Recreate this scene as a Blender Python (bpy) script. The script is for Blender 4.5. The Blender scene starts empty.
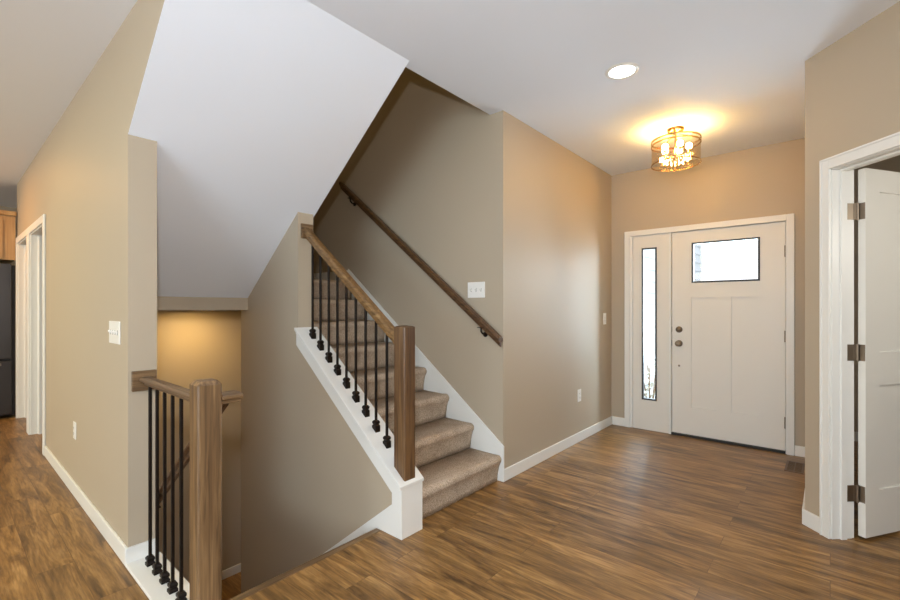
import bpy, bmesh, math, random
from mathutils import Vector, Matrix
random.seed(7)
S = bpy.context.scene
C = S.collection
R = math.radians

# ------------------------------------------------------------------ camera
cam_d = bpy.data.cameras.new('camera')
cam = bpy.data.objects.new('camera', cam_d); C.objects.link(cam)
cam.location = (0, 0, 1.28)
cam.rotation_euler = (R(90), 0, R(40.7))
cam_d.sensor_width = 36.0
cam_d.lens = 442 / 900 * 36
cam_d.shift_y = 8 / 900
cam_d.clip_start = 0.05
S.camera = cam

# ------------------------------------------------------------------ world, daylight, exposure
S.view_settings.view_transform = 'Standard'
S.view_settings.look = 'None'
S.view_settings.gamma = 1
S.view_settings.use_curve_mapping = False
S.view_settings.exposure = 0.0
W = bpy.data.worlds.new('world'); S.world = W; W.use_nodes = True
bg = W.node_tree.nodes['Background']
bg.inputs[0].default_value = (0.90, 0.95, 1.0, 1)
bg.inputs[1].default_value = 1.7

DAY = (0.78, 0.88, 1.0)
WARM = (1.0, 0.66, 0.34)
def area(name, loc, target, sx, sy, power, col, spread=180):
    d = bpy.data.lights.new(name, 'AREA'); d.shape = 'RECTANGLE'; d.size = sx; d.size_y = sy
    d.energy = power; d.color = col; d.spread = R(spread)
    o = bpy.data.objects.new(name, d); C.objects.link(o); o.location = loc
    o.rotation_euler = (Vector(target) - Vector(loc)).to_track_quat('-Z', 'Y').to_euler()
    return o
def point(name, loc, power, col, r=0.05):
    d = bpy.data.lights.new(name, 'POINT'); d.energy = power; d.color = col; d.shadow_soft_size = r
    o = bpy.data.objects.new(name, d); C.objects.link(o); o.location = loc
    return o
# daylight falling in through the three living-room windows behind the camera
for x, wd, p, c in ((-6.2, 2.2, 128, (1.0, 0.94, 0.74)), (-2.6, 2.2, 24, (1.0, 0.72, 0.42)), (1.2, 3.9, 225, (0.68, 0.87, 1.0))):
    area('window_daylight', (x, -4.75, 1.45), (x, 0, 2.6), wd, 1.9, p, c)
# the daylight coming in through the front door panes
area('porch_daylight', (-0.9, 6.2, 1.5), (-0.9, 4.9, 1.3), 1.6, 1.6, 345, (0.66, 0.86, 1.0))
# the photographer's flash, right above the lens
point('camera_flash', (-0.075, -0.02, 1.58), 87, (0.92, 0.955, 1.0), 0.035)
point('upstairs_light', (-3.4, 1.7, 4.6), 5.3, (1.0, 0.58, 0.05), 0.15)
point('side_room_fill', (1.35, 3.05, 1.75), 25, (1.0, 0.93, 0.80), 0.15)  # added unseen fill lamp, set close to the open leaf to brighten it

# ------------------------------------------------------------------ materials
def nodes(m):
    m.use_nodes = True
    return m.node_tree, m.node_tree.nodes['Principled BSDF']
def N(t, typ, **kw):
    n = t.nodes.new(typ)
    for k, v in kw.items(): setattr(n, k, v)
    return n
def srgb(r, g, b):
    f = lambda c: (c/255/12.92) if c/255 <= 0.04045 else ((c/255+0.055)/1.055)**2.4
    return (f(r), f(g), f(b), 1)
def paint(name, col, rough=0.55, bump=0.04, scale=220, var=0.02):
    m = bpy.data.materials.new(name); t, b = nodes(m)
    tc = N(t, 'ShaderNodeTexCoord')
    n = N(t, 'ShaderNodeTexNoise'); n.inputs['Scale'].default_value = scale; n.inputs['Detail'].default_value = 3
    n2 = N(t, 'ShaderNodeTexNoise'); n2.inputs['Scale'].default_value = 1.3
    t.links.new(tc.outputs['Object'], n.inputs['Vector']); t.links.new(tc.outputs['Object'], n2.inputs['Vector'])
    mx = N(t, 'ShaderNodeMix', data_type='RGBA')
    mx.inputs['A'].default_value = tuple(c*(1-var) for c in col[:3]) + (1,)
    mx.inputs['B'].default_value = tuple(min(1, c*(1+var)) for c in col[:3]) + (1,)
    t.links.new(n2.outputs['Fac'], mx.inputs['Factor'])
    t.links.new(mx.outputs['Result'], b.inputs['Base Color'])
    bp = N(t, 'ShaderNodeBump'); bp.inputs['Strength'].default_value = bump; bp.inputs['Distance'].default_value = 0.002
    t.links.new(n.outputs['Fac'], bp.inputs['Height']); t.links.new(bp.outputs['Normal'], b.inputs['Normal'])
    b.inputs['Roughness'].default_value = rough
    return m
def plain(name, col, rough=0.4, metal=0.0):
    m = paint(name, col, rough, 0.01, 300, 0.01)
    m.node_tree.nodes['Principled BSDF'].inputs['Metallic'].default_value = metal
    return m
def emit(name, col, strength):
    m = bpy.data.materials.new(name); t, b = nodes(m)
    b.inputs['Base Color'].default_value = (0.9, 0.9, 0.9, 1)
    b.inputs['Emission Color'].default_value = col
    b.inputs['Emission Strength'].default_value = strength
    return m
def wood(name, axis, c1, c2, c3, rough=0.38, sc=1.0):
    m = bpy.data.materials.new(name); t, b = nodes(m)
    tc = N(t, 'ShaderNodeTexCoord'); mp = N(t, 'ShaderNodeMapping')
    s = [55*sc, 55*sc, 55*sc]; s[axis] = 2.2*sc
    mp.inputs['Scale'].default_value = s
    t.links.new(tc.outputs['Object'], mp.inputs['Vector'])
    n = N(t, 'ShaderNodeTexNoise'); n.inputs['Scale'].default_value = 1.0; n.inputs['Detail'].default_value = 6
    n.inputs['Roughness'].default_value = 0.6; n.inputs['Distortion'].default_value = 0.6
    t.links.new(mp.outputs['Vector'], n.inputs['Vector'])
    cr = N(t, 'ShaderNodeValToRGB')
    cr.color_ramp.elements[0].position = 0.30; cr.color_ramp.elements[0].color = c1
    cr.color_ramp.elements[1].position = 0.72; cr.color_ramp.elements[1].color = c3
    e = cr.color_ramp.elements.new(0.5); e.color = c2
    t.links.new(n.outputs['Fac'], cr.inputs['Fac']); t.links.new(cr.outputs['Color'], b.inputs['Base Color'])
    bp = N(t, 'ShaderNodeBump'); bp.inputs['Strength'].default_value = 0.15; bp.inputs['Distance'].default_value = 0.001
    t.links.new(n.outputs['Fac'], bp.inputs['Height']); t.links.new(bp.outputs['Normal'], b.inputs['Normal'])
    b.inputs['Roughness'].default_value = rough
    return m
def floor_material():
    m = bpy.data.materials.new('plank_floor'); t, b = nodes(m)
    tc = N(t, 'ShaderNodeTexCoord')
    br = N(t, 'ShaderNodeTexBrick')
    br.inputs['Scale'].default_value = 1.0
    br.inputs['Brick Width'].default_value = 1.22; br.inputs['Row Height'].default_value = 0.152
    br.inputs['Mortar Size'].default_value = 0.0012; br.inputs['Mortar Smooth'].default_value = 0.2
    br.offset = 0.37; br.offset_frequency = 2
    br.inputs['Color1'].default_value = (0, 0, 0, 1); br.inputs['Color2'].default_value = (1, 1, 1, 1)
    br.inputs['Mortar'].default_value = (0.5, 0.5, 0.5, 1)
    t.links.new(tc.outputs['Object'], br.inputs['Vector'])
    # every plank shifts the grain by its own random value
    sep = N(t, 'ShaderNodeSeparateXYZ'); t.links.new(tc.outputs['Object'], sep.inputs[0])
    dv = N(t, 'ShaderNodeMath', operation='DIVIDE'); dv.inputs[1].default_value = 0.152; t.links.new(sep.outputs[1], dv.inputs[0])
    fl = N(t, 'ShaderNodeMath', operation='FLOOR'); t.links.new(dv.outputs[0], fl.inputs[0])
    ad = N(t, 'ShaderNodeMath', operation='MULTIPLY'); ad.inputs[1].default_value = 3.71; t.links.new(fl.outputs[0], ad.inputs[0])
    rgb = N(t, 'ShaderNodeSeparateColor'); t.links.new(br.outputs['Color'], rgb.inputs[0])
    ad2 = N(t, 'ShaderNodeMath', operation='MULTIPLY_ADD'); ad2.inputs[1].default_value = 9.0
    t.links.new(rgb.outputs[0], ad2.inputs[0]); t.links.new(ad.outputs[0], ad2.inputs[2])
    cmb = N(t, 'ShaderNodeCombineXYZ')
    t.links.new(sep.outputs[0], cmb.inputs[0]); t.links.new(sep.outputs[1], cmb.inputs[1]); t.links.new(ad2.outputs[0], cmb.inputs[2])
    mp = N(t, 'ShaderNodeMapping'); mp.inputs['Scale'].default_value = (1.5, 11, 1)
    t.links.new(cmb.outputs[0], mp.inputs['Vector'])
    n = N(t, 'ShaderNodeTexNoise'); n.inputs['Scale'].default_value = 1.4; n.inputs['Detail'].default_value = 7
    n.inputs['Roughness'].default_value = 0.62; n.inputs['Distortion'].default_value = 0.9
    t.links.new(mp.outputs['Vector'], n.inputs['Vector'])
    mp2 = N(t, 'ShaderNodeMapping'); mp2.inputs['Scale'].default_value = (9, 110, 1)
    t.links.new(cmb.outputs[0], mp2.inputs['Vector'])
    n2 = N(t, 'ShaderNodeTexNoise'); n2.inputs['Scale'].default_value = 1.0; n2.inputs['Detail'].default_value = 4
    t.links.new(mp2.outputs['Vector'], n2.inputs['Vector'])
    cr = N(t, 'ShaderNodeValToRGB')
    cr.color_ramp.elements[0].position = 0.30; cr.color_ramp.elements[0].color = srgb(84, 58, 31)
    cr.color_ramp.elements[1].position = 0.70; cr.color_ramp.elements[1].color = srgb(190, 147, 90)
    e = cr.color_ramp.elements.new(0.5); e.color = srgb(148, 109, 60)
    t.links.new(n.outputs['Fac'], cr.inputs['Fac'])
    hs = N(t, 'ShaderNodeHueSaturation')
    mr = N(t, 'ShaderNodeMapRange'); mr.inputs['To Min'].default_value = 0.84; mr.inputs['To Max'].default_value = 1.12
    t.links.new(rgb.outputs[0], mr.inputs['Value']); t.links.new(mr.outputs[0], hs.inputs['Value'])
    t.links.new(cr.outputs['Color'], hs.inputs['Color'])
    ml = N(t, 'ShaderNodeMix', data_type='RGBA', blend_type='MULTIPLY'); ml.inputs['Factor'].default_value = 0.62
    cr2 = N(t, 'ShaderNodeValToRGB'); cr2.color_ramp.elements[0].position = 0.35; cr2.color_ramp.elements[0].color = (0.5, 0.48, 0.46, 1)
    cr2.color_ramp.elements[1].position = 0.6; cr2.color_ramp.elements[1].color = (1, 1, 1, 1)
    t.links.new(n2.outputs['Fac'], cr2.inputs['Fac'])
    t.links.new(hs.outputs['Color'], ml.inputs['A']); t.links.new(cr2.outputs['Color'], ml.inputs['B'])
    mo = N(t, 'ShaderNodeMix', data_type='RGBA'); mo.inputs['B'].default_value = srgb(70, 46, 28)
    fm = N(t, 'ShaderNodeMath', operation='MULTIPLY'); fm.inputs[1].default_value = 0.6
    t.links.new(br.outputs['Fac'], fm.inputs[0]); t.links.new(fm.outputs[0], mo.inputs['Factor'])
    t.links.new(ml.outputs['Result'], mo.inputs['A'])
    t.links.new(mo.outputs['Result'], b.inputs['Base Color'])
    bp = N(t, 'ShaderNodeBump'); bp.inputs['Strength'].default_value = 0.12; bp.inputs['Distance'].default_value = 0.002
    t.links.new(n2.outputs['Fac'], bp.inputs['Height']); t.links.new(bp.outputs['Normal'], b.inputs['Normal'])
    b.inputs['Roughness'].default_value = 0.36
    return m
def carpet_material():
    m = bpy.data.materials.new('carpet'); t, b = nodes(m)
    tc = N(t, 'ShaderNodeTexCoord')
    n = N(t, 'ShaderNodeTexNoise'); n.inputs['Scale'].default_value = 150; n.inputs['Detail'].default_value = 4; n.inputs['Roughness'].default_value = 0.7
    n2 = N(t, 'ShaderNodeTexNoise'); n2.inputs['Scale'].default_value = 9; n2.inputs['Detail'].default_value = 4
    t.links.new(tc.outputs['Object'], n.inputs['Vector']); t.links.new(tc.outputs['Object'], n2.inputs['Vector'])
    cr = N(t, 'ShaderNodeValToRGB')
    cr.color_ramp.elements[0].position = 0.36; cr.color_ramp.elements[0].color = srgb(158, 140, 121)
    cr.color_ramp.elements[1].position = 0.66; cr.color_ramp.elements[1].color = srgb(226, 208, 187)
    t.links.new(n.outputs['Fac'], cr.inputs['Fac'])
    mx = N(t, 'ShaderNodeMix', data_type='RGBA', blend_type='MULTIPLY'); mx.inputs['Factor'].default_value = 0.6
    c2 = N(t, 'ShaderNodeValToRGB'); c2.color_ramp.elements[0].position = 0.35; c2.color_ramp.elements[0].color = (0.72, 0.69, 0.67, 1)
    c2.color_ramp.elements[1].position = 0.65; c2.color_ramp.elements[1].color = (1, 1, 1, 1)
    t.links.new(n2.outputs['Fac'], c2.inputs['Fac'])
    t.links.new(cr.outputs['Color'], mx.inputs['A']); t.links.new(c2.outputs['Color'], mx.inputs['B'])
    t.links.new(mx.outputs['Result'], b.inputs['Base Color'])
    b.inputs['Roughness'].default_value = 0.95
    b.inputs['Specular IOR Level'].default_value = 0.1
    bp = N(t, 'ShaderNodeBump'); bp.inputs['Strength'].default_value = 0.5; bp.inputs['Distance'].default_value = 0.004
    t.links.new(n.outputs['Fac'], bp.inputs['Height']); t.links.new(bp.outputs['Normal'], b.inputs['Normal'])
    return m
def glass_material(name, tint=(1, 1, 1, 1), gloss=0.12, rough=0.02):
    m = bpy.data.materials.new(name); m.use_nodes = True; t = m.node_tree
    t.nodes.remove(t.nodes['Principled BSDF'])
    tr = N(t, 'ShaderNodeBsdfTransparent'); tr.inputs[0].default_value = tint
    gl = N(t, 'ShaderNodeBsdfGlossy'); gl.inputs['Roughness'].default_value = rough
    fr = N(t, 'ShaderNodeLayerWeight'); fr.inputs[0].default_value = 0.5
    pw = N(t, 'ShaderNodeMath', operation='POWER'); pw.inputs[1].default_value = 5.0; t.links.new(fr.outputs['Facing'], pw.inputs[0]); pw2 = N(t, 'ShaderNodeMath', operation='MULTIPLY'); pw2.inputs[1].default_value = 0.5; t.links.new(pw.outputs[0], pw2.inputs[0])
    ad = N(t, 'ShaderNodeMath', operation='MAXIMUM'); ad.inputs[1].default_value = gloss
    t.links.new(pw2.outputs[0], ad.inputs[0])
    mx = N(t, 'ShaderNodeMixShader')
    t.links.new(ad.outputs[0], mx.inputs[0]); t.links.new(tr.outputs[0], mx.inputs[1]); t.links.new(gl.outputs[0], mx.inputs[2])
    t.links.new(mx.outputs[0], t.nodes['Material Output'].inputs[0])
    return m

M_WALL = paint('greige_wall_paint', srgb(184, 170, 149), 0.55, 0.05)
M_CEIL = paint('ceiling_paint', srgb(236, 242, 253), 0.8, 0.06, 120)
M_TRIM = paint('white_trim_paint', srgb(236, 235, 230), 0.35, 0.01)
M_DOOR = paint('white_door_paint', srgb(232, 229, 221), 0.38, 0.01)
M_FLOOR = floor_material()
M_CARPET = carpet_material()
cA, cB, cC = srgb(74, 54, 36), srgb(114, 88, 60), srgb(154, 124, 88)
M_WOODX = wood('stained_oak_rail', 0, srgb(82, 58, 34), srgb(126, 95, 58), srgb(160, 127, 84))
M_WOODD = wood('dark_shaded_rail', 0, srgb(58, 40, 26), srgb(88, 62, 40), srgb(118, 88, 58))  # dark stain, with the shade on the wall-mounted rails partly worked into it
M_WOODZ = wood('stained_oak_post', 2, cA, cB, cC)
M_WOODN = wood('dark_newel', 2, srgb(66, 44, 28), srgb(98, 70, 44), srgb(132, 100, 66))
M_WOODG = wood('guard_rail_stain', 0, srgb(72, 54, 40), srgb(104, 82, 62), srgb(130, 106, 80))
M_WOODY = wood('stained_oak_plate', 1, cA, cB, cC)
M_MAPLE = wood('maple_cabinet', 2, srgb(160, 124, 82), srgb(184, 148, 102), srgb(200, 168, 122), 0.4, 0.5)
M_IRON = plain('black_iron', srgb(34, 26, 21), 0.45, 0.6)
M_NICKEL = plain('satin_nickel', srgb(150, 138, 124), 0.45, 1.0)
M_PLATE = plain('white_plastic', srgb(240, 238, 232), 0.35)
M_DARK = plain('dark_slot', srgb(40, 38, 36), 0.6)
M_LEAD = plain('dark_glazing_strip', srgb(52, 50, 50), 0.5)
M_BRASS = plain('warm_brass', srgb(196, 160, 104), 0.25, 1.0)
M_STEEL = plain('dark_stainless', srgb(78, 76, 76), 0.33, 0.85)
M_SIDING = plain('pale_siding', srgb(196, 202, 208), 0.7)
M_SNOW = plain('pale_ground', srgb(225, 226, 226), 0.9)
M_LEAF = plain('winter_shrub', srgb(176, 176, 168), 0.9)
M_VENT = plain('brown_vent_metal', srgb(112, 88, 66), 0.45, 0.3)
M_GLASS = glass_material('clear_glass', gloss=0.03)
M_SHADE = glass_material('shade_glass', (1.0, 0.95, 0.86, 1), 0.10)
M_LENS = emit('lamp_lens', (1.0, 0.93, 0.82, 1), 14)
M_BULB = emit('bulb_glow', (1.0, 0.60, 0.18, 1), 215)

# ------------------------------------------------------------------ mesh helpers
def mbox(bm, x0, x1, y0, y1, z0, z1, mat=None):
    vs = [bm.verts.new((x, y, z)) for z in (z0, z1) for y in (y0, y1) for x in (x0, x1)]
    for f in ((0, 2, 3, 1), (4, 5, 7, 6), (0, 1, 5, 4), (2, 6, 7, 3), (0, 4, 6, 2), (1, 3, 7, 5)):
        bm.faces.new([vs[i] for i in f])
    if mat is not None:
        for v in vs: v.co = mat @ v.co
    return vs
def prism(bm, pts, a0, a1, axis='y'):
    """polygon given in the plane, extruded along the axis (y: pts are x,z; x: pts are y,z; z: pts are x,y)"""
    def P(p, a):
        return {'y': (p[0], a, p[1]), 'x': (a, p[0], p[1]), 'z': (p[0], p[1], a)}[axis]
    A = [bm.verts.new(P(p, a0)) for p in pts]; B = [bm.verts.new(P(p, a1)) for p in pts]
    n = len(pts)
    bm.faces.new(A); bm.faces.new(B[::-1])
    for i in range(n):
        bm.faces.new((A[i], A[(i+1) % n], B[(i+1) % n], B[i]))
    return A + B
def cyl(bm, c, axis, r, h, seg=24, r2=None):
    """cylinder centred on c along the axis vector"""
    q = Vector(axis).normalized().to_track_quat('Z', 'Y').to_matrix().to_4x4()
    m = Matrix.Translation(c) @ q
    r2 = r if r2 is None else r2
    A = [bm.verts.new(m @ Vector((r*math.cos(2*math.pi*i/seg), r*math.sin(2*math.pi*i/seg), -h/2))) for i in range(seg)]
    B = [bm.verts.new(m @ Vector((r2*math.cos(2*math.pi*i/seg), r2*math.sin(2*math.pi*i/seg), h/2))) for i in range(seg)]
    bm.faces.new(A[::-1]); bm.faces.new(B)
    for i in range(seg): bm.faces.new((A[i], A[(i+1) % seg], B[(i+1) % seg], B[i]))
def lathe(bm, prof, c, axis=(0, 0, 1), seg=32, closed=False):
    q = Vector(axis).normalized().to_track_quat('Z', 'Y').to_matrix().to_4x4()
    m = Matrix.Translation(c) @ q
    rings = []
    for r, z in prof:
        if r < 1e-6: rings.append([bm.verts.new(m @ Vector((0, 0, z)))])
        else: rings.append([bm.verts.new(m @ Vector((r*math.cos(2*math.pi*i/seg), r*math.sin(2*math.pi*i/seg), z))) for i in range(seg)])
    pairs = list(zip(rings[:-1], rings[1:])) + ([(rings[-1], rings[0])] if closed else [])
    for a, b in pairs:
        for i in range(seg):
            j = (i+1) % seg
            if len(a) == 1 and len(b) == 1: continue
            if len(a) == 1: bm.faces.new((a[0], b[i], b[j]))
            elif len(b) == 1: bm.faces.new((a[i], a[j], b[0]))
            else: bm.faces.new((a[i], a[j], b[j], b[i]))
def tube(bm, pts, r, seg=8):
    for a, b in zip(pts[:-1], pts[1:]):
        a, b = Vector(a), Vector(b)
        cyl(bm, (a+b)/2, b-a, r, (b-a).length + r*0.6, seg)
def obj(name, bm, mat, parent=None, bevel=0.0, seg=2, smooth=False, kind=None):
    bmesh.ops.recalc_face_normals(bm, faces=bm.faces[:])
    me = bpy.data.meshes.new(name); bm.to_mesh(me); bm.free()
    me.materials.append(mat)
    o = bpy.data.objects.new(name, me); C.objects.link(o)
    if parent is not None:
        o.parent = parent
    if bevel:
        b = o.modifiers.new('bevel', 'BEVEL'); b.width = bevel; b.segments = seg; b.limit_method = 'ANGLE'; b.angle_limit = R(35)
    if smooth:
        for p in me.polygons: p.use_smooth = True
    if kind: o['kind'] = kind
    return o
def boxobj(name, b, mat, parent=None, bevel=0.0, seg=2, kind=None):
    bm = bmesh.new()
    for q in (b if isinstance(b, list) else [b]): mbox(bm, *q)
    return obj(name, bm, mat, parent, bevel, seg, kind=kind)
def struct(name, b, mat, bevel=0.0): return boxobj(name, b, mat, None, bevel, kind='structure')
def empty(name, loc, label=None, cat=None, group=None, rotz=0, kind=None):
    o = bpy.data.objects.new(name, None); C.objects.link(o); o.location = loc; o.rotation_euler = (0, 0, rotz)
    o.empty_display_size = 0.1
    if label: o['label'] = label
    if cat: o['category'] = cat
    if group: o['group'] = group
    if kind: o['kind'] = kind
    return o
def dup(root, loc=None, rotz=None, label=None, group=None):
    r = root.copy(); C.objects.link(r)
    if loc is not None: r.location = loc
    if rotz is not None: r.rotation_euler = (0, 0, rotz)
    if label: r['label'] = label
    if group: r['group'] = group
    for ch in list(root.children):
        c = ch.copy(); C.objects.link(c); c.parent = r
        for g in list(ch.children):
            d = g.copy(); C.objects.link(d); d.parent = c
    return r
def wall_cells(u0, u1, z0, z1, holes):
    """cells (u0,u1,z0,z1) of a wall around its rectangular holes"""
    us = sorted({u0, u1, *[h[0] for h in holes], *[h[1] for h in holes]})
    out = []
    for a, b in zip(us[:-1], us[1:]):
        segs = [(z0, z1)]
        for h in holes:
            if h[0] < b - 1e-6 and h[1] > a + 1e-6:
                ns = []
                for s in segs:
                    if h[2] > s[0]: ns.append((s[0], min(h[2], s[1])))
                    if h[3] < s[1]: ns.append((max(h[3], s[0]), s[1]))
                segs = ns
        out += [(a, b, s[0], s[1]) for s in segs]
    return out

H = 2.74           # ceiling height
UP = 3.15          # second floor level
RISE, RUN = 0.194, 0.254
Y0, Y1 = 1.684, 1.807      # wall between the flights
YW = 2.73                 # wall with the handrail
XF = -1.83                # foyer left wall
YD = 4.86                 # front door wall
SL = 0.777                # slope of the soffit
YS = 1.822                # far edge of the soffit
zs = lambda x: H + SL*(x + 1.884)
XH = -3.657               # soffit foot
zc = lambda x: 0.298 + 0.767*(-1.78 - x)   # knee wall cap

# ------------------------------------------------------------------ floor, ceiling
struct('floor', [(-9, 3.5, -4.5, 0.623, -0.3, 0), (-1.96, 4, 0.623, 5.9, -0.3, 0), (-9, -4.95, 0.623, 5.9, -0.3, 0)], M_FLOOR)
struct('floor_landing', (-4.81, -3.73, 0.748, YW, -1.75, -1.552), M_FLOOR)
struct('floor_stairwell', (-3.73, -1.9, 0.748, YW, -2.6, -2.5), M_FLOOR)
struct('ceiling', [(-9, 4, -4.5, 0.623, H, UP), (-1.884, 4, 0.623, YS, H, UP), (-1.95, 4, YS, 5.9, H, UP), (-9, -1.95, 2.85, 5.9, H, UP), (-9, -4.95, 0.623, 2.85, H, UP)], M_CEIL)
bm = bmesh.new()
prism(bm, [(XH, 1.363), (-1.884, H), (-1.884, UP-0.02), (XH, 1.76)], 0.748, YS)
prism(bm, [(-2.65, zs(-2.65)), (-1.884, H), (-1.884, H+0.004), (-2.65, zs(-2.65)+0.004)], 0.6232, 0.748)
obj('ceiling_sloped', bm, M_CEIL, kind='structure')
struct('wall_landing_edge', (-4.81, XH, 0.748, Y1, 1.263, 1.40), M_WALL)

# ------------------------------------------------------------------ walls
holes = [(-6.13, -5.23, 0, 2.035), (-7.16, -6.27, 0, 2.035)]
bm = bmesh.new()
for a, b, c, d in wall_cells(-7.30, -2.65, 0, H, holes): mbox(bm, a, b, 0.623, 0.748, c, d)
prism(bm, [(-2.65, zs(-2.65)+0.005), (-1.884, H+0.005), (-2.65, H+0.005)], 0.623, 0.748)
mbox(bm, -4.93, -1.96, 0.623, 0.748, -1.75, -0.001)
obj('wall_hallway', bm, M_WALL, kind='structure')
bm = bmesh.new()
prism(bm, [(-3.783, -1.552), (-1.97, -1.552), (-1.97, 0.0), (-1.80, 0.0), (-1.80, zc(-1.80)-0.025), (-2.88, zc(-2.88)-0.025),
           (-2.88, zs(-2.88)), (XH, 1.363), (XH, 1.263), (-3.783, 1.263)], Y0, Y1)
obj('wall_between_flights', bm, M_WALL, kind='structure')
struct('wall_stair_side', (-4.93, XF, YW, YW+0.12, -1.75, 5.5), M_WALL)
struct('wall_foyer_left', (XF-0.12, XF, YW+0.12, YD, 0, H), M_WALL)
struct('wall_landing_end', (-4.93, -4.81, 0.748, YW, -1.75, 5.5), M_WALL)
struct('wall_stairwell_head', (-1.96, -1.9, 0.748, YW, -2.5, -0.301), M_WALL)
struct('wall_upstairs', [(-4.93, -0.2, 0.5, 0.623, UP, 5.5), (-0.2, -0.1, 0.5, YW+0.12, UP, 5.5), (XF, -0.2, YW, YW+0.12, UP, 5.5)], M_WALL)
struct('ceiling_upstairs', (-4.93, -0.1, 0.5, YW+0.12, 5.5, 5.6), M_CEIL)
# front wall with the opening of door and sidelight
cells = wall_cells(XF-0.12, 0.02, 0, H, [(-1.63, -0.29, 0, 2.055)])
struct('wall_front', [(a, b, YD, YD+0.15, c, d) for a, b, c, d in cells], M_WALL)
struct('wall_foyer_right', (-0.113, 0.02, 3.42, YD, 0, H), M_WALL)
# 45 degree wall with the side door, in its own frame: u along, w into the side room
P0 = Vector((-0.113, 3.352, 0)); U = Vector((0.7071, -0.7071, 0)); Wd = Vector((0.7071, 0.7071, 0))
MA = Matrix(((U.x, Wd.x, 0, P0.x), (U.y, Wd.y, 0, P0.y), (0, 0, 1, 0), (0, 0, 0, 1)))
def abox(bm, u0, u1, w0, w1, z0, z1): mbox(bm, u0, u1, w0, w1, z0, z1, MA)
bm = bmesh.new()
for a, b, c, d in wall_cells(0, 1.15, 0, H, [(0.151, 0.985, 0, 2.066)]): abox(bm, a, b, 0, 0.12, c, d)
obj('wall_angled', bm, M_WALL, kind='structure')
struct('wall_right', [(0.706, 0.83, -0.6, 2.54, 0, H), (0.83, 3.5, -0.6, -0.5, 0, H), (3.5, 3.6, -4.6, -0.5, 0, H)], M_WALL)
struct('wall_side_room', [(-0.113, 0.02, YD+0.15, 5.77, 0, H), (-0.113, 4.0, 5.77, 5.9, 0, H), (4.0, 4.1, 0.8, 5.9, 0, H), (0.83, 4.0, 0.8, 0.9, 0, H)], M_WALL)
wins = [(-7.2, -5.2, 0.55, 2.35), (-3.6, -1.6, 0.55, 2.35), (-0.7, 3.1, 0.45, 2.40)]
struct('wall_back', [(a, b, -4.62, -4.5, c, d) for a, b, c, d in wall_cells(-9.1, 3.6, 0, H, wins)], M_WALL)
for i, w in enumerate(wins):
    a, b, c, d = w
    fr = struct('window_%d' % (i+1), [(a, b, -4.6, -4.52, c, c+0.06), (a, b, -4.6, -4.52, d-0.06, d), (a, a+0.06, -4.6, -4.52, c+0.06, d-0.06),
        (b-0.06, b, -4.6, -4.52, c+0.06, d-0.06), ((a+b)/2-0.03, (a+b)/2+0.03, -4.6, -4.52, c+0.06, d-0.06)], M_TRIM)
    boxobj('pane', (a+0.05, b-0.05, -4.563, -4.557, c+0.05, d-0.05), M_GLASS, fr)
struct('wall_kitchen', [(-9.1, -9, -4.5, 5.9, 0, H)], M_WALL)
struct('wall_back_rooms', [(-9, -1.95, 5.78, 5.9, 0, H), (-4.95, -4.93, 0.748, 5.78, 0, H)], M_WALL)

# ------------------------------------------------------------------ baseboards and casings
BB = 0.09; T = 0.014
def base(name, b): return struct(name, b, M_TRIM, 0.004)
base('baseboard_foyer_left', (XF, XF+T, YW-0.012, YD, 0, BB))
base('baseboard_front', [(XF+T, -1.684, YD-T, YD, 0, BB), (-0.234, -0.128, YD-T, YD, 0, BB)])
base('baseboard_foyer_right', (-0.113-T, -0.113, 3.35, YD-T, 0, BB))
base('baseboard_hallway', [(-5.154, -2.65, 0.623-T, 0.623, 0, BB), (-2.65, -2.65+T, 0.623-T, 0.752, 0.0, BB)])
bm = bmesh.new(); abox(bm, -0.008, 0.113, -T, 0, 0, BB); abox(bm, 1.034, 1.15, -T, 0, 0, BB)
obj('baseboard_angled', bm, M_TRIM, bevel=0.004, kind='structure')
base('baseboard_landing', [(-4.81, -4.81+T, 0.748, YW, -1.552, -1.552+BB), (-4.81+T, -3.783, 0.748, 0.748+T, -1.552, -1.552+BB)])
base('baseboard_side_room', [(0.02, 4.0, 5.77-T, 5.77, 0, BB), (0.02, 0.02+T, 3.6, 5.77-T, 0, BB)])
base('baseboard_upper_landing', (-4.81+T, -3.70, YW-T, YW, 1.552, 1.552+BB+0.02))

# cap and white casing of the knee wall
bm = bmesh.new()
prism(bm, [(-2.88, zc(-2.88)-0.018), (-1.781, zc(-1.781)-0.018), (-1.781, zc(-1.781)), (-2.88, zc(-2.88))], Y0-0.031, Y1+0.033)
cap = obj('trim_knee_wall_cap', bm, M_TRIM, bevel=0.0025, kind='structure')
bm = bmesh.new()
e = 0.014
prism(bm, [(-2.88, zc(-2.88)-0.026), (-2.88, zc(-2.88)-0.125), (-1.868, zc(-1.868)-0.125), (-1.868, 0.177),
           (-3.75, -1.276), (-3.75, -1.552), (-3.70, -1.552), (-1.99, -0.30), (-1.99, 0.001), (-1.80, 0.001), (-1.80, zc(-1.80)-0.026)], Y0-e, Y0)
prism(bm, [(-2.88, zc(-2.88)-0.019), (-2.88, zc(-2.88)-0.044), (-1.868, zc(-1.868)-0.044), (-1.80, zc(-1.80)-0.044), (-1.80, zc(-1.80)-0.019)], Y0-e-0.004, Y0-e)
mbox(bm, -1.80, -1.788, Y0-e, Y1+0.028, 0.001, zc(-1.788)-0.020)
prism(bm, [(-2.88, zc(-2.88)-0.026), (-2.88, zc(-2.88)-0.125), (-1.80, 0.06), (-1.80, zc(-1.80)-0.026)], Y1, Y1+0.028)
obj('trim_knee_wall_casing', bm, M_TRIM, bevel=0.0015, kind='structure')
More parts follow.
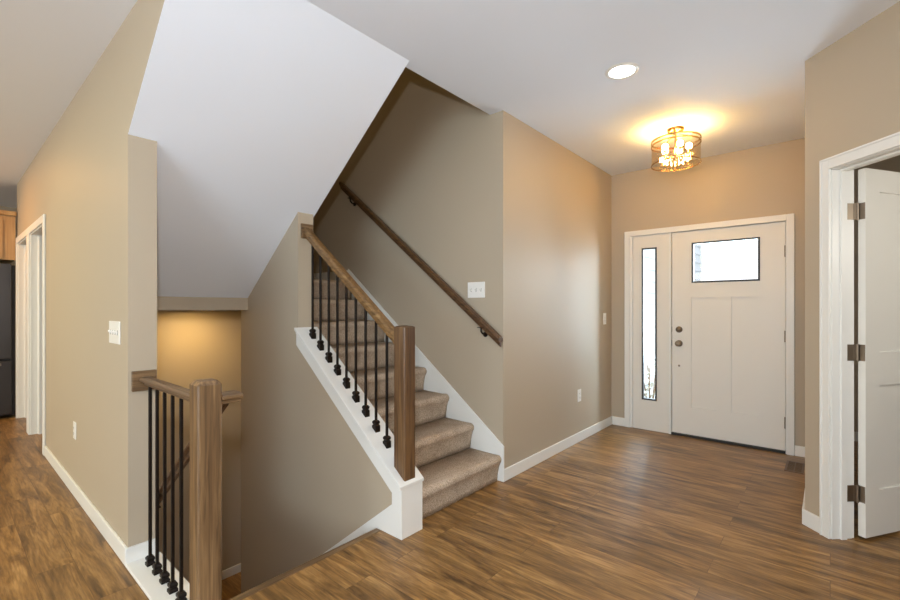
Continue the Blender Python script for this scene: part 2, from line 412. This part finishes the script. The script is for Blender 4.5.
# skirt board on the handrail wall
bm = bmesh.new()
zk = lambda x: 0.257 + 0.757*(-1.824 - x)
prism(bm, [(XF+0.012, 0), (XF+0.012, zk(XF)-0.0), (-3.70, zk(-3.70)), (-3.70, 1.552), (-3.638, 1.552), (-3.63, 1.2), (-2.2, 0.1), (-2.1, 0)], YW-0.014, YW)
obj('trim_stair_skirt', bm, M_TRIM, bevel=0.003, kind='structure')
# white curb under the guard rail
struct('trim_guard_curb', (-2.65+T, -1.79, 0.608, 0.760, 0.001, 0.017), M_TRIM, 0.004)
struct('trim_stair_nosing', (-2.0, -1.955, 0.762, Y0-e-0.001, -0.02, 0.004), M_WOODY, 0.006)

# hallway doorways: jamb lining, casing
def doorway(name, a, b, ztop):
    w = 0.062; y = 0.623; t = 0.018
    bx = [(a, a+t, y-0.002, 0.75, 0, ztop), (b-t, b, y-0.002, 0.75, 0, ztop), (a+t, b-t, y-0.002, 0.75, ztop-t, ztop),
          (a+0.045, a+0.057, y+0.055, y+0.09, 0, ztop-t), (a+t, a+0.045, y+0.05, y+0.095, 0, ztop-t)]
    for yy in ((y-0.017, y-0.002), (0.75, 0.765)):
        bx += [(a-w, a+0.006, *yy, 0, ztop+w), (b-0.006, b+w, *yy, 0, ztop+w), (a+0.006, b-0.006, *yy, ztop-0.006, ztop+w)]
    return struct(name, bx, M_TRIM, 0.003)
doorway('trim_hall_doorway_near', -6.13, -5.23, 2.035)
doorway('trim_hall_doorway_far', -7.16, -6.27, 2.035)

# ------------------------------------------------------------------ front door (door_1)
d1 = empty('door_1', (-0.758, YD, 0), kind='structure')
def D(bm_boxes, name, mat, parent=None, bevel=0.0, seg=2):
    bm = bmesh.new()
    for q in bm_boxes: mbox(bm, q[0]+0.758, q[1]+0.758, q[2]-YD, q[3]-YD, q[4], q[5])
    return obj(name, bm, mat, parent or d1, bevel, seg)
cw = 0.055
D([(-1.683, -1.628, YD-0.018, YD, 0, 2.10), (-0.290, -0.235, YD-0.018, YD, 0, 2.10), (-1.628, -0.290, YD-0.018, YD, 2.045, 2.10)], 'casing', M_TRIM, bevel=0.003)
D([(-1.224, -1.205, YD+0.058, YD+0.10, 0.03, 2.05), (-0.312, -0.290, YD+0.058, YD+0.10, 0.03, 2.05), (-1.205, -0.312, YD+0.058, YD+0.10, 2.030, 2.055)], 'leak_stop', M_TRIM)  # stop strips added behind the leaf to block daylight leaking through the gaps
D([(-1.630, -1.605, YD, YD+0.15, 0, 2.055), (-0.296, -0.289, YD-0.004, YD+0.15, 0, 2.055), (-1.605, -0.296, YD, YD+0.15, 2.047, 2.055),
   (-1.245, -1.222, YD+0.0, YD+0.15, 0, 2.047)], 'frame', M_TRIM, bevel=0.002)
yf = YD + 0.012   # face of the leaf
def holed(a, b, z0, z1, holes_, y0, y1):
    return [(p, q, y0, y1, r, s) for p, q, r, s in wall_cells(a, b, z0, z1, holes_)]
pn = [(-1.042, -0.822, 0.294, 1.385), (-0.705, -0.484, 0.294, 1.385)]
wn = (-1.035, -0.486, 1.532, 1.921)
leaf = D(holed(-1.216, -0.300, 0.024, 2.042, pn + [wn], yf, yf+0.044), 'door_leaf', M_DOOR)
for p in pn:
    D([(p[0], p[1], yf+0.014, yf+0.034, p[2], p[3])], 'door_panel', M_DOOR, leaf)
def lights(win, parent, y):
    a, b, c, d = win; g = 0.012
    fr_ = D([(a-0.004, a+g, y-0.004, y+0.03, c-0.004, d+0.004), (b-g, b+0.004, y-0.004, y+0.03, c-0.004, d+0.004), (a+g, b-g, y-0.004, y+0.03, c-0.004, c+g), (a+g, b-g, y-0.004, y+0.03, d-g, d+0.004)], 'glazing_frame', M_LEAD, parent)
    D([(a+g-0.002, b-g+0.002, y+0.012, y+0.018, c+g-0.002, d-g+0.002)], 'pane', M_GLASS, parent)
lights(wn, leaf, yf)
sl = (-1.508, -1.366, 0.318, 1.907)
side = D(holed(-1.603, -1.247, 0.0, 2.045, [sl], yf, yf+0.044), 'sidelight_panel', M_DOOR)
lights(sl, side, yf)
D([(-1.222, -0.296, YD-0.004, YD+0.12, 0.0, 0.020)], 'threshold', M_DARK, bevel=0.003)
for nm, z, prof in (('deadbolt', 1.064, [(0, 0.026), (0.014, 0.026), (0.017, 0.014), (0.030, 0.010), (0.032, 0)]),
                    ('door_knob', 0.925, [(0, 0.062), (0.018, 0.060), (0.028, 0.050), (0.029, 0.040), (0.020, 0.028), (0.011, 0.022), (0.012, 0.010), (0.031, 0.008), (0.033, 0)]),
                    ('viewer', 0.700, [(0, 0.006), (0.008, 0.006), (0.010, 0)])):
    bm = bmesh.new(); lathe(bm, prof, (-1.152+0.758, yf-YD, z), (0, -1, 0))
    k = obj(nm, bm, M_NICKEL, leaf, smooth=True)
    if nm != 'viewer':
        D([(-1.2185, -1.2165, yf-0.004, yf+0.03, z-0.028, z+0.028)], 'strike_plate', M_DARK, leaf)
for z in (1.78, 1.03, 0.27):
    bm = bmesh.new(); cyl(bm, (-0.298+0.758, yf-0.006-YD, z), (0, 0, 1), 0.008, 0.10, 12); mbox(bm, -0.306+0.758, -0.294+0.758, yf-0.003-YD, yf+0.002-YD, z-0.05, z+0.05)
    obj('hinge', bm, M_NICKEL, d1)

# ------------------------------------------------------------------ side door (door_2) and its casing
bm = bmesh.new()
a0, a1, zt = 0.171, 0.965, 2.046
for w0, w1 in ((-0.016, 0.0), (0.12, 0.136)):
    abox(bm, a0-0.057, a0-0.004, w0, w1, 0, zt+0.066); abox(bm, a1+0.004, a1+0.066, w0, w1, 0, zt+0.066)
    abox(bm, a0-0.004, a1+0.004, w0, w1, zt+0.004, zt+0.066)
abox(bm, a0-0.057, a0-0.046, -0.021, -0.016, 0, zt+0.066); abox(bm, a0-0.057, a1+0.066, -0.021, -0.016, zt+0.054, zt+0.066)
obj('trim_side_door_casing', bm, M_TRIM, bevel=0.002, kind='structure')
bm = bmesh.new()
abox(bm, a0-0.020, a0, 0, 0.12, 0, zt); abox(bm, a1, a1+0.020, 0, 0.12, 0, zt); abox(bm, a0, a1, 0, 0.12, zt-0.0, zt+0.02)
abox(bm, a0, a0+0.011, 0.045, 0.080, 0, zt); abox(bm, a1-0.011, a1, 0.045, 0.080, 0, zt); abox(bm, a0+0.011, a1-0.011, 0.045, 0.080, zt-0.011, zt)
obj('trim_side_door_jamb', bm, M_TRIM, bevel=0.0015, kind='structure')
# leaf swung into the side room
beta = R(73.0); yaw = R(40.7)
Fv = Vector((-math.sin(yaw), math.cos(yaw), 0)); Rv = Vector((math.cos(yaw), math.sin(yaw), 0))
L = (Fv*math.cos(beta) + Rv*math.sin(beta)).normalized()
A = Fv*2.455 + Rv*2.267
d2 = empty('door_2', A, rotz=math.atan2(L.y, L.x), kind='structure')
# local: x along the leaf, -y towards the camera side
LW, LT = 0.81, 0.035
pan = [(0.115, LW-0.115, 1.035, 1.925), (0.115, LW-0.115, 0.27, 0.850)]
lf = boxobj('door_leaf', [(a, b, -LT, 0, c, d) for a, b, c, d in wall_cells(0, LW, 0.018, 2.048, pan)], M_DOOR, d2)
for p in pan: boxobj('door_panel', (p[0], p[1], -LT+0.013, -0.013, p[2], p[3]), M_DOOR, lf)
bm = bmesh.new()
lathe(bm, [(0, 0.060), (0.020, 0.058), (0.028, 0.048), (0.026, 0.036), (0.011, 0.024), (0.012, 0.008), (0.032, 0.007), (0.033, 0)], (LW-0.07, -LT, 0.94), (0, -1, 0))
obj('door_knob', bm, M_NICKEL, lf, smooth=True)
Jm = MA @ Vector((a0, 0.120, 0))
inv = Matrix.Translation(A) @ Matrix.Rotation(math.atan2(L.y, L.x), 4, 'Z'); inv = inv.inverted()
for z in (1.815, 1.033, 0.252):
    bm = bmesh.new()
    hh = 0.045
    # leaf screwed to the door edge, knuckle, leaf screwed to the jamb
    mbox(bm, -0.0025, 0.0, -LT+0.002, -0.001, z-hh, z+hh)
    pk = Vector((-0.012, -0.004, z))
    cyl(bm, pk, (0, 0, 1), 0.006, 2*hh+0.006, 12)
    j = inv @ Jm
    q = MA.copy(); ml = inv @ MA
    mbox(bm, a0, a0+0.0025, 0.085, 0.122, z-hh, z+hh, ml)
    d_ = Vector((pk.x - j.x, pk.y - j.y, 0))
    n_ = Vector((-d_.y, d_.x, 0)).normalized()*0.00125
    vv = []
    for zz in (z-hh, z+hh):
        for p_ in (Vector((j.x, j.y, 0))-n_, Vector((pk.x, pk.y, 0))-n_, Vector((pk.x, pk.y, 0))+n_, Vector((j.x, j.y, 0))+n_):
            vv.append(bm.verts.new((p_.x, p_.y, zz)))
    for f in ((0,1,2,3), (7,6,5,4), (0,4,5,1), (1,5,6,2), (2,6,7,3), (3,7,4,0)): bm.faces.new([vv[i] for i in f])
    obj('hinge', bm, M_NICKEL, d2)

# ------------------------------------------------------------------ carpeted flight going up
def step_profile(xf, z0, z1, depth, r=0.022, nose=0.028):
    """closed x,z profile of a carpet-wrapped step whose riser is at xf and which runs to -x"""
    p = [(xf - 0.006, z0), (xf - 0.002, z0 + 0.04), (xf + 0.006, z0 + 0.095), (xf + 0.016, z1 - 0.066)]
    for k in range(8):
        a = -0.75 + k*(0.75 + math.pi/2)/7
        p.append((xf - 0.004 + 0.032*math.cos(a)+0.003, z1 - 0.033 + 0.033*math.sin(a)))
    p.append((xf - 0.04, z1 - 0.003)); p.append((xf - depth, z1)); p.append((xf - depth, z0))
    return p
def carpet_mesh(prof, y0, y1, n=26, j=0.0012):
    bm = bmesh.new()
    rings = []
    for k in range(n+1):
        y = y0 + (y1-y0)*k/n
        ex = 0.0
        if k == 0 or k == n: ex = 0.004
        rings.append([bm.verts.new((x - ex + random.uniform(-j, j), y, z - ex*0.4 + random.uniform(-j, j))) for x, z in prof])
    m = len(prof)
    for a, b in zip(rings[:-1], rings[1:]):
        for i in range(m): bm.faces.new((a[i], a[(i+1) % m], b[(i+1) % m], b[i]))
    bm.faces.new(rings[0]); bm.faces.new(rings[-1][::-1])
    return bm
X1 = -1.862
st = empty('staircase', (X1, (Y1+YW)/2, 0), 'carpeted staircase climbing from the foyer beside the handrail wall', 'staircase')
off = Vector((X1, (Y1+YW)/2, 0))
for k in range(7):
    xf = X1 - k*RUN
    bm = carpet_mesh(step_profile(xf, k*RISE + (0.002 if k == 0 else 0), (k+1)*RISE, RUN + 0.001), Y1 + 0.029, YW - 0.015)
    bmesh.ops.translate(bm, verts=bm.verts[:], vec=-off)
    obj('step', bm, M_CARPET, st, smooth=True)
xf = X1 - 7*RUN
bm = carpet_mesh(step_profile(xf, 7*RISE, 8*RISE, -4.80 and (xf + 4.80)), Y1 + 0.001, YW - 0.015)
bmesh.ops.translate(bm, verts=bm.verts[:], vec=-off)
obj('landing', bm, M_CARPET, st, smooth=True)
# flight going down to the lower landing
bs = empty('basement_staircase', (-1.98, (0.76+Y0)/2, -1.552), 'carpeted stairs dropping behind the guard rail newel to the lower landing', 'staircase')
off = Vector((-1.98, (0.76+Y0)/2, -1.552))
for k in range(7):
    zt_ = -(k+1)*RISE; xb = -2.0 - k*RUN
    bm = carpet_mesh([(x, z) for x, z in step_profile(xb - RUN, zt_-RISE, zt_, -RUN+0.0)] if False else
                     [(xb - RUN, zt_ - RISE), (xb, zt_ - RISE), (xb, zt_), (xb - RUN + 0.01, zt_), (xb - RUN - 0.022, zt_ - 0.004), (xb - RUN - 0.028, zt_ - 0.03), (xb - RUN - 0.01, zt_ - 0.05)], 0.762, Y0 - e - 0.003)
    bmesh.ops.translate(bm, verts=bm.verts[:], vec=-off)
    obj('step', bm, M_CARPET, bs)

# ------------------------------------------------------------------ railings
def rail_prof(w=0.066, h=0.062):
    a = w/2; b = a - 0.020
    return [(-b, 0), (b, 0), (b, h*0.42), (a-0.002, h*0.50), (a, h*0.60), (a, h*0.82), (a-0.012, h), (-a+0.012, h), (-a, h*0.82), (-a, h*0.60), (-a+0.002, h*0.50), (-b, h*0.42)]
def slant(bm, prof, y, x0, z0, x1, z1):
    A_ = [bm.verts.new((x0, y+p, z0+q)) for p, q in prof]; B_ = [bm.verts.new((x1, y+p, z1+q)) for p, q in prof]
    n = len(prof); bm.faces.new(A_); bm.faces.new(B_[::-1])
    for i in range(n): bm.faces.new((A_[i], A_[(i+1) % n], B_[(i+1) % n], B_[i]))
def shift(bm, v): bmesh.ops.translate(bm, verts=bm.verts[:], vec=-Vector(v))
def newel(bm, x0, x1, y0, y1, zb, zt, slope=None, ch_=0.020):
    """square post with chamfered corners and a low pyramid top; its foot may follow the sloping cap"""
    c = 0.006; cx, cy = (x0+x1)/2, (y0+y1)/2
    ring = [(x0+c, y0), (x1-c, y0), (x1, y0+c), (x1, y1-c), (x1-c, y1), (x0+c, y1), (x0, y1-c), (x0, y0+c)]
    zz = (lambda x: zb) if slope is None else slope
    r0 = [bm.verts.new((x, y, zz(x))) for x, y in ring]
    r1 = [bm.verts.new((x, y, zt-ch_)) for x, y in ring]
    r2 = [bm.verts.new((cx+(x-cx)*0.72, cy+(y-cy)*0.72, zt-0.004)) for x, y in ring]
    t_ = bm.verts.new((cx, cy, zt))
    bm.faces.new(r0[::-1])
    for a, b in ((r0, r1), (r1, r2)):
        for i in range(8): bm.faces.new((a[i], a[(i+1) % 8], b[(i+1) % 8], b[i]))
    for i in range(8): bm.faces.new((r2[i], r2[(i+1) % 8], t_))
def baluster(parent, off, x, y, zb, zt, sl_=0.0):
    bm = bmesh.new(); mbox(bm, x-0.0065, x+0.0065, y-0.0065, y+0.0065, zb, zt); shift(bm, off)
    b = obj('baluster', bm, M_IRON, parent, bevel=0.001, seg=1)
    bm = bmesh.new()
    zf = lambda xx: zb + sl_*(x - xx)
    def ring(h, top): return [bm.verts.new((x+sx*h, y+sy*h, top if top else zf(x+sx*h))) for sx, sy in ((-1,-1),(1,-1),(1,1),(-1,1))]
    lv = [ring(0.0175, None), ring(0.0175, zb+0.012+abs(sl_)*0.0175), ring(0.012, zb+0.018+abs(sl_)*0.0175), ring(0.0165, zb+0.026+abs(sl_)*0.0175), ring(0.0165, zb+0.036+abs(sl_)*0.0175), ring(0.010, zb+0.044+abs(sl_)*0.0175)]
    bm.faces.new(lv[0][::-1]); bm.faces.new(lv[-1])
    for a, c_ in zip(lv[:-1], lv[1:]):
        for i in range(4): bm.faces.new((a[i], a[(i+1) % 4], c_[(i+1) % 4], c_[i]))
    shift(bm, off)
    obj('baluster_shoe', bm, M_IRON, b)
# sloping railing on the knee wall
yr = 1.746
off = (-1.842, yr, zc(-1.842))
rl = empty('stair_railing', off, 'sloping railing with black iron balusters and brown newel post on the white knee wall cap', 'railing')
bm = bmesh.new(); newel(bm, -1.888, -1.797, 1.700, 1.789, 0.3, 1.182, slope=lambda x: zc(x)+0.001, ch_=0.010); shift(bm, off)
obj('newel_post', bm, M_WOODN, rl)
zr = lambda x: 1.128 + 0.756*(-1.996 - x)     # underside of the rail
bm = bmesh.new(); slant(bm, rail_prof(0.066, 0.076), yr, -2.862, zr(-2.862), -1.888, zr(-1.888)-0.0); shift(bm, off)
obj('handrail', bm, M_WOODX, rl, bevel=0.003)
bm = bmesh.new(); mbox(bm, -2.8795, -2.862, 1.704, 1.796, zr(-2.87)-0.008, zr(-2.87)+0.098); shift(bm, off)
obj('rosette', bm, M_WOODY, rl, bevel=0.003)
for k in range(9):
    x = -1.996 - k*0.0993
    baluster(rl, off, x, yr, zc(x)+0.001, zr(x)+0.004, 0.767)
# level guard beside the stairs going down
yg = 0.687
off = (-1.849, yg, 0.018)
gd = empty('guard_railing', off, 'level guard railing with black balusters and thick newel on the white curb at the stairwell', 'railing')
bm = bmesh.new(); newel(bm, -1.893, -1.804, 0.642, 0.731, 0.018, 1.003); shift(bm, off)
obj('newel_post', bm, M_WOODZ, gd)
bm = bmesh.new(); slant(bm, rail_prof(0.056, 0.042), yg+0.006, -2.632, 0.890, -1.893, 0.890); shift(bm, off)
obj('handrail', bm, M_WOODG, gd, bevel=0.003)
bm = bmesh.new(); mbox(bm, -2.6495, -2.632, 0.636, 0.742, 0.862, 0.963); shift(bm, off)
obj('rosette', bm, M_WOODY, gd, bevel=0.003)
for k in range(5):
    baluster(gd, off, -2.115 - k*0.1057, yg, 0.018, 0.892)

# wall-mounted handrails
def wall_bracket(parent, off, x, y, z, ywall):
    """z: underside of the rail at x"""
    s = 1 if ywall > y else -1
    bm = bmesh.new()
    tube(bm, [(x, y, z), (x, y, z-0.030), (x, y+s*0.018, z-0.048), (x, ywall-s*0.006, z-0.055)], 0.0065)
    cyl(bm, (x, ywall-s*0.004, z-0.055), (0, 1, 0), 0.020, 0.007, 20)
    mbox(bm, x-0.03, x+0.03, y-0.011, y+0.011, z-0.003, z+0.002)
    shift(bm, off); obj('bracket', bm, M_IRON, parent)
off = (-1.83, 2.672, 1.0)
wr = empty('wall_handrail', off, 'long sloping brown handrail mounted on the grey wall above the carpeted steps', 'handrail')
zw = lambda x: 1.015 + 0.768*(-1.835 - x)
bm = bmesh.new(); slant(bm, rail_prof(0.060, 0.072), 2.672, -3.75, zw(-3.75), -1.812, zw(-1.812)); shift(bm, off)
obj('handrail', bm, M_WOODD, wr, bevel=0.003)
for x in (-1.99, -3.60): wall_bracket(wr, off, x, 2.672, zw(x), YW)
off = (-1.83, 0.79, 0.8)
br_ = empty('stairwell_handrail', off, 'dark brown handrail returning to the thick newel and sloping down the stairwell', 'handrail')
zq = lambda x: 0.545 + 0.765*(x + 2.33)
bm = bmesh.new(); slant(bm, rail_prof(0.060, 0.052), 0.784, -3.72, zq(-3.72), -1.896, zq(-1.896)); shift(bm, off)
obj('handrail', bm, M_WOODD, br_, bevel=0.003)
bm = bmesh.new(); ry = 0.732
pr = rail_prof(0.094, 0.040)
A_ = [bm.verts.new((-1.849+p, 0.7315, 0.898+q)) for p, q in pr]; B_ = [bm.verts.new((-1.849+p, 0.812, 0.898+q)) for p, q in pr]
bm.faces.new(A_); bm.faces.new(B_[::-1])
for i in range(len(pr)): bm.faces.new((A_[i], A_[(i+1) % len(pr)], B_[(i+1) % len(pr)], B_[i]))
shift(bm, off)
obj('rail_return', bm, M_WOODY, br_, bevel=0.002)
for x in (-2.78, -3.55): wall_bracket(br_, off, x, 0.784, zq(x), 0.748)

# ------------------------------------------------------------------ switches, outlets
def plate(name, loc, rotz, w, h, label, cat, gang=0, rocker=False):
    """local: plate lies in x,z and faces -y"""
    t = empty(name, loc, label, cat, rotz=rotz)
    bm = bmesh.new(); mbox(bm, -w/2, w/2, -0.006, 0, -h/2, h/2); obj('cover_plate', bm, M_PLATE, t, bevel=0.003)
    for k in range(gang):
        x = (k - (gang-1)/2)*0.046
        if rocker:
            bm = bmesh.new(); mbox(bm, x-0.0165, x+0.0165, -0.0085, -0.006, -0.034, 0.034); obj('rocker', bm, M_PLATE, t, bevel=0.002)
        else:
            bm = bmesh.new(); mbox(bm, x-0.005, x+0.005, -0.007, -0.006, -0.012, 0.012); o = obj('slot', bm, M_DARK, t)
            bm = bmesh.new(); prism(bm, [(-0.007, -0.010), (-0.018, 0.006), (-0.016, 0.012), (-0.007, 0.008)], x-0.004, x+0.004, 'x'); obj('toggle', bm, M_PLATE, t)
    if gang == 0:
        for z in (0.019, -0.019):
            bm = bmesh.new(); mbox(bm, -0.016, 0.016, -0.0085, -0.006, z-0.014, z+0.014); s_ = obj('socket', bm, M_PLATE, t, bevel=0.002)
            bm = bmesh.new()
            for sx in (-0.006, 0.006): mbox(bm, sx-0.001, sx+0.001, -0.009, -0.0085, z-0.003, z+0.007)
            cyl(bm, (0, -0.0088, z-0.008), (0, 1, 0), 0.0022, 0.0008, 10)
            obj('socket_holes', bm, M_DARK, s_)
    return t
plate('light_switch', (-2.078, YW, 1.42), 0, 0.165, 0.122, 'white three-toggle switch plate on the grey wall under the long sloping handrail', 'light switch', 3)
plate('light_switch', (XF, 4.66, 1.165), R(90), 0.074, 0.120, 'white single switch plate on the foyer wall nearest the front door sidelight', 'light switch', 1)
plate('light_switch', (-2.89, 0.623, 1.15), 0, 0.21, 0.120, 'white wide switch plate on the left hallway wall near its corner', 'light switch', 4)
plate('wall_outlet', (XF, 4.03, 0.44), R(90), 0.074, 0.118, 'white outlet low on the foyer wall left of the front door', 'outlet')
plate('wall_outlet', (-3.93, 0.623, 0.44), 0, 0.074, 0.118, 'white outlet low on the left hallway wall before the doorways', 'outlet')

# ------------------------------------------------------------------ floor vent
vt = empty('floor_vent', (-0.215, 4.50, 0), 'small brown metal floor vent at the right of the front door', 'vent')
bm = bmesh.new()
mbox(bm, -0.06, 0.06, -0.145, -0.130, 0, 0.005); mbox(bm, -0.06, 0.06, 0.130, 0.145, 0, 0.005); mbox(bm, -0.06, -0.045, -0.130, 0.130, 0, 0.005); mbox(bm, 0.045, 0.06, -0.130, 0.130, 0, 0.005)
obj('vent_frame', bm, M_VENT, vt)
bm = bmesh.new()
for k in range(20): mbox(bm, -0.045, 0.045, -0.130+k*0.0133, -0.130+k*0.0133+0.006, 0.0005, 0.004)
mbox(bm, -0.003, 0.003, -0.130, 0.130, 0.0005, 0.0045)
obj('louver_grille', bm, M_VENT, vt)
bm = bmesh.new(); mbox(bm, -0.045, 0.045, -0.130, 0.130, 0.0001, 0.0004); obj('vent_duct', bm, M_DARK, vt)

# ------------------------------------------------------------------ ceiling lamps
def recessed(loc, power, col, label, lens=None):
    t = empty('recessed_light', loc, label, 'ceiling light')
    bm = bmesh.new(); lathe(bm, [(0.073, -0.001), (0.078, -0.008), (0.094, -0.006), (0.098, 0.0)], (0, 0, 0), seg=40); obj('trim_ring', bm, M_PLATE, t, smooth=True)
    bm = bmesh.new(); lathe(bm, [(0, -0.004), (0.074, -0.004)], (0, 0, 0), seg=40); obj('lens', bm, lens or M_LENS, t)
    d = bpy.data.lights.new('recessed_beam', 'AREA'); d.shape = 'DISK'; d.size = 0.14; d.energy = power; d.color = col
    o = bpy.data.objects.new('recessed_beam', d); C.objects.link(o); o.parent = t; o.location = (0, 0, -0.012)
    return t
recessed((-0.972, 2.755, H), 2, (1.0, 0.60, 0.30), 'round white recessed ceiling light over the foyer, lit')
recessed((-6.3, -0.25, H), 17, (1.0, 0.42, 0.06), 'round recessed ceiling light at the kitchen end of the hallway')
recessed((-4.4, -1.2, H), 30, (1.0, 0.97, 0.52), 'round recessed ceiling light over the middle of the hallway')
recessed((-4.42, 1.62, 1.263), 7.5, (1.0, 0.64, 0.20), 'round recessed light under the stair landing')

ch = empty('flush_ceiling_light', (-0.955, 3.93, H), 'drum-shaped brass and clear glass ceiling lamp with glowing bulbs before the front door', 'ceiling light')
bm = bmesh.new(); lathe(bm, [(0, -0.028), (0.05, -0.028), (0.062, -0.018), (0.065, 0)], (0, 0, 0), seg=36); obj('canopy', bm, M_BRASS, ch, smooth=True)
bm = bmesh.new(); cyl(bm, (0, 0, -0.13), (0, 0, 1), 0.009, 0.21, 14); lathe(bm, [(0, -0.255), (0.018, -0.25), (0.022, -0.235), (0.01, -0.225)], (0, 0, 0), seg=16)
obj('stem', bm, M_BRASS, ch, smooth=False)
def band(r, z0, z1, t_=0.004):
    bm = bmesh.new(); lathe(bm, [(r, z0), (r+t_, z0), (r+t_, z1), (r, z1)], (0, 0, 0), seg=56, closed=True); return bm
bm = band(0.180, -0.104, -0.090); 
obj('upper_band', bm, M_BRASS, ch)
obj('middle_band', band(0.180, -0.134, -0.122), M_BRASS, ch)
obj('lower_band', band(0.180, -0.292, -0.284), M_BRASS, ch)
bm = bmesh.new()
for k in range(3):
    a = R(20+120*k); tube(bm, [(0.0, 0.0, -0.035), (0.180*math.cos(a), 0.180*math.sin(a), -0.096)], 0.004)
obj('strut', bm, M_BRASS, ch)
bm = bmesh.new(); lathe(bm, [(0.176, -0.290), (0.179, -0.290), (0.179, -0.098), (0.176, -0.098)], (0, 0, 0), seg=56, closed=True)
obj('glass_shade', bm, M_SHADE, ch, smooth=False)
for k in range(5):
    a = R(15+72*k); cx_, cy_ = 0.095*math.cos(a), 0.095*math.sin(a)
    bm = bmesh.new(); tube(bm, [(0, 0, -0.215), (cx_, cy_, -0.215), (cx_, cy_, -0.200)], 0.004); cyl(bm, (cx_, cy_, -0.190), (0, 0, 1), 0.010, 0.03, 14)
    arm = obj('lamp_arm', bm, M_BRASS, ch)
    bm = bmesh.new(); lathe(bm, [(0.009, -0.178), (0.018, -0.170), (0.024, -0.156), (0.022, -0.142), (0.012, -0.131), (0, -0.128)], (cx_, cy_, 0), seg=16)
    obj('bulb', bm, M_BULB, arm, smooth=True)

# ------------------------------------------------------------------ kitchen end of the hallway
fx = -7.20
fr = empty('refrigerator', (fx-0.35, 0.12, 0), 'dark stainless refrigerator at the end of the hallway under the maple cabinet', 'refrigerator')
def K(name, b, mat, par, bevel=0.0, base_=fr.location): 
    bm = bmesh.new(); mbox(bm, b[0]-base_[0], b[1]-base_[0], b[2]-base_[1], b[3]-base_[1], b[4], b[5]); return obj(name, bm, mat, par, bevel)
K('body', (fx-0.70, fx-0.065, -0.37, 0.605, 0.03, 1.78), plain('fridge_side', srgb(52, 50, 50), 0.5), fr, 0.004)
for nm, z0, z1 in (('upper_door', 0.69, 1.795), ('freezer_drawer', 0.05, 0.67)):
    dd = K(nm, (fx-0.062, fx, -0.365, 0.572, z0, z1), M_STEEL, fr, 0.008)
    zh = 0.62 if nm == 'freezer_drawer' else 0.80
    if nm == 'freezer_drawer':
        K('handle', (fx+0.002, fx+0.04, -0.30, 0.485, zh, zh+0.025), M_NICKEL, dd, 0.005)
    else:
        K('handle', (fx+0.002, fx+0.04, -0.33, -0.305, 0.80, 1.60), M_NICKEL, dd, 0.005)
cb = empty('upper_cabinet', (fx-0.33, 0.12, 1.83), 'light maple wall cabinet above the dark refrigerator', 'cabinet')
def K2(name, b, mat, par, bevel=0.0):
    bm = bmesh.new(); mbox(bm, b[0]-cb.location[0], b[1]-cb.location[0], b[2]-0.12, b[3]-0.12, b[4]-1.83, b[5]-1.83); return obj(name, bm, mat, par, bevel)
K2('carcass', (fx-0.66, fx-0.03, -0.40, 0.605, 1.84, 2.35), M_MAPLE, cb)
K2('crown_molding', (fx-0.68, fx+0.01, -0.43, 0.615, 2.35, 2.405), M_MAPLE, cb, 0.015)
for y0, y1 in ((-0.38, 0.06), (0.07, 0.50)):
    bm = bmesh.new()
    for a, b, c, d in wall_cells(y0, y1, 1.855, 2.30, [(y0+0.06, y1-0.06, 1.915, 2.24)]):
        mbox(bm, fx-0.029-cb.location[0], fx-0.009-cb.location[0], a-0.12, b-0.12, c-1.83, d-1.83)
    dr = obj('cabinet_door', bm, M_MAPLE, cb)
    K2('door_panel', (fx-0.028, fx-0.018, y0+0.06, y1-0.06, 1.915, 2.24), M_MAPLE, dr)

# ------------------------------------------------------------------ outside the front door
struct('floor_porch', (-7, 8, 5.91, 24, -0.4, -0.12), M_SNOW)
bm = bmesh.new()
for k in range(20):
    z = -0.1 + k*0.16
    prism(bm, [(-2.0, z), (-1.90+0.0, z), (-1.93, z+0.16), (-2.0, z+0.16)], 5.91, 9.7)
obj('wall_garage_siding', bm, M_SIDING, kind='structure')
struct('trim_garage_corner', (-2.01, -1.88, 9.7, 9.8, -0.1, 3.1), M_TRIM)
def shrub(loc, r, label):
    bm = bmesh.new()
    for k in range(150):
        v = Vector((random.gauss(0, 1), random.gauss(0, 1), abs(random.gauss(0, 1)))).normalized()*r*random.uniform(0.35, 1.0)
        v.z *= 4.2
        a = Vector((random.uniform(-1, 1), random.uniform(-1, 1), random.uniform(-1, 1))).normalized()*0.045
        b = a.cross(v).normalized()*0.02
        vs = [bm.verts.new(v+a), bm.verts.new(v+b), bm.verts.new(v-a), bm.verts.new(v-b)]
        bm.faces.new(vs)
    t = empty('shrub', loc, label, 'shrub')
    obj('foliage', bm, M_LEAF, t)
    bm = bmesh.new()
    for k in range(9):
        a = R(40*k); tube(bm, [(0, 0, 0), (0.3*r*math.cos(a), 0.3*r*math.sin(a), 1.6*r), (0.7*r*math.cos(a), 0.7*r*math.sin(a), 3.4*r)], 0.006, 5)
    obj('stem', bm, M_VENT, t)
shrub((-1.66, 5.68, -0.12), 0.20, 'pale bare shrub outside the lower part of the sidelight')
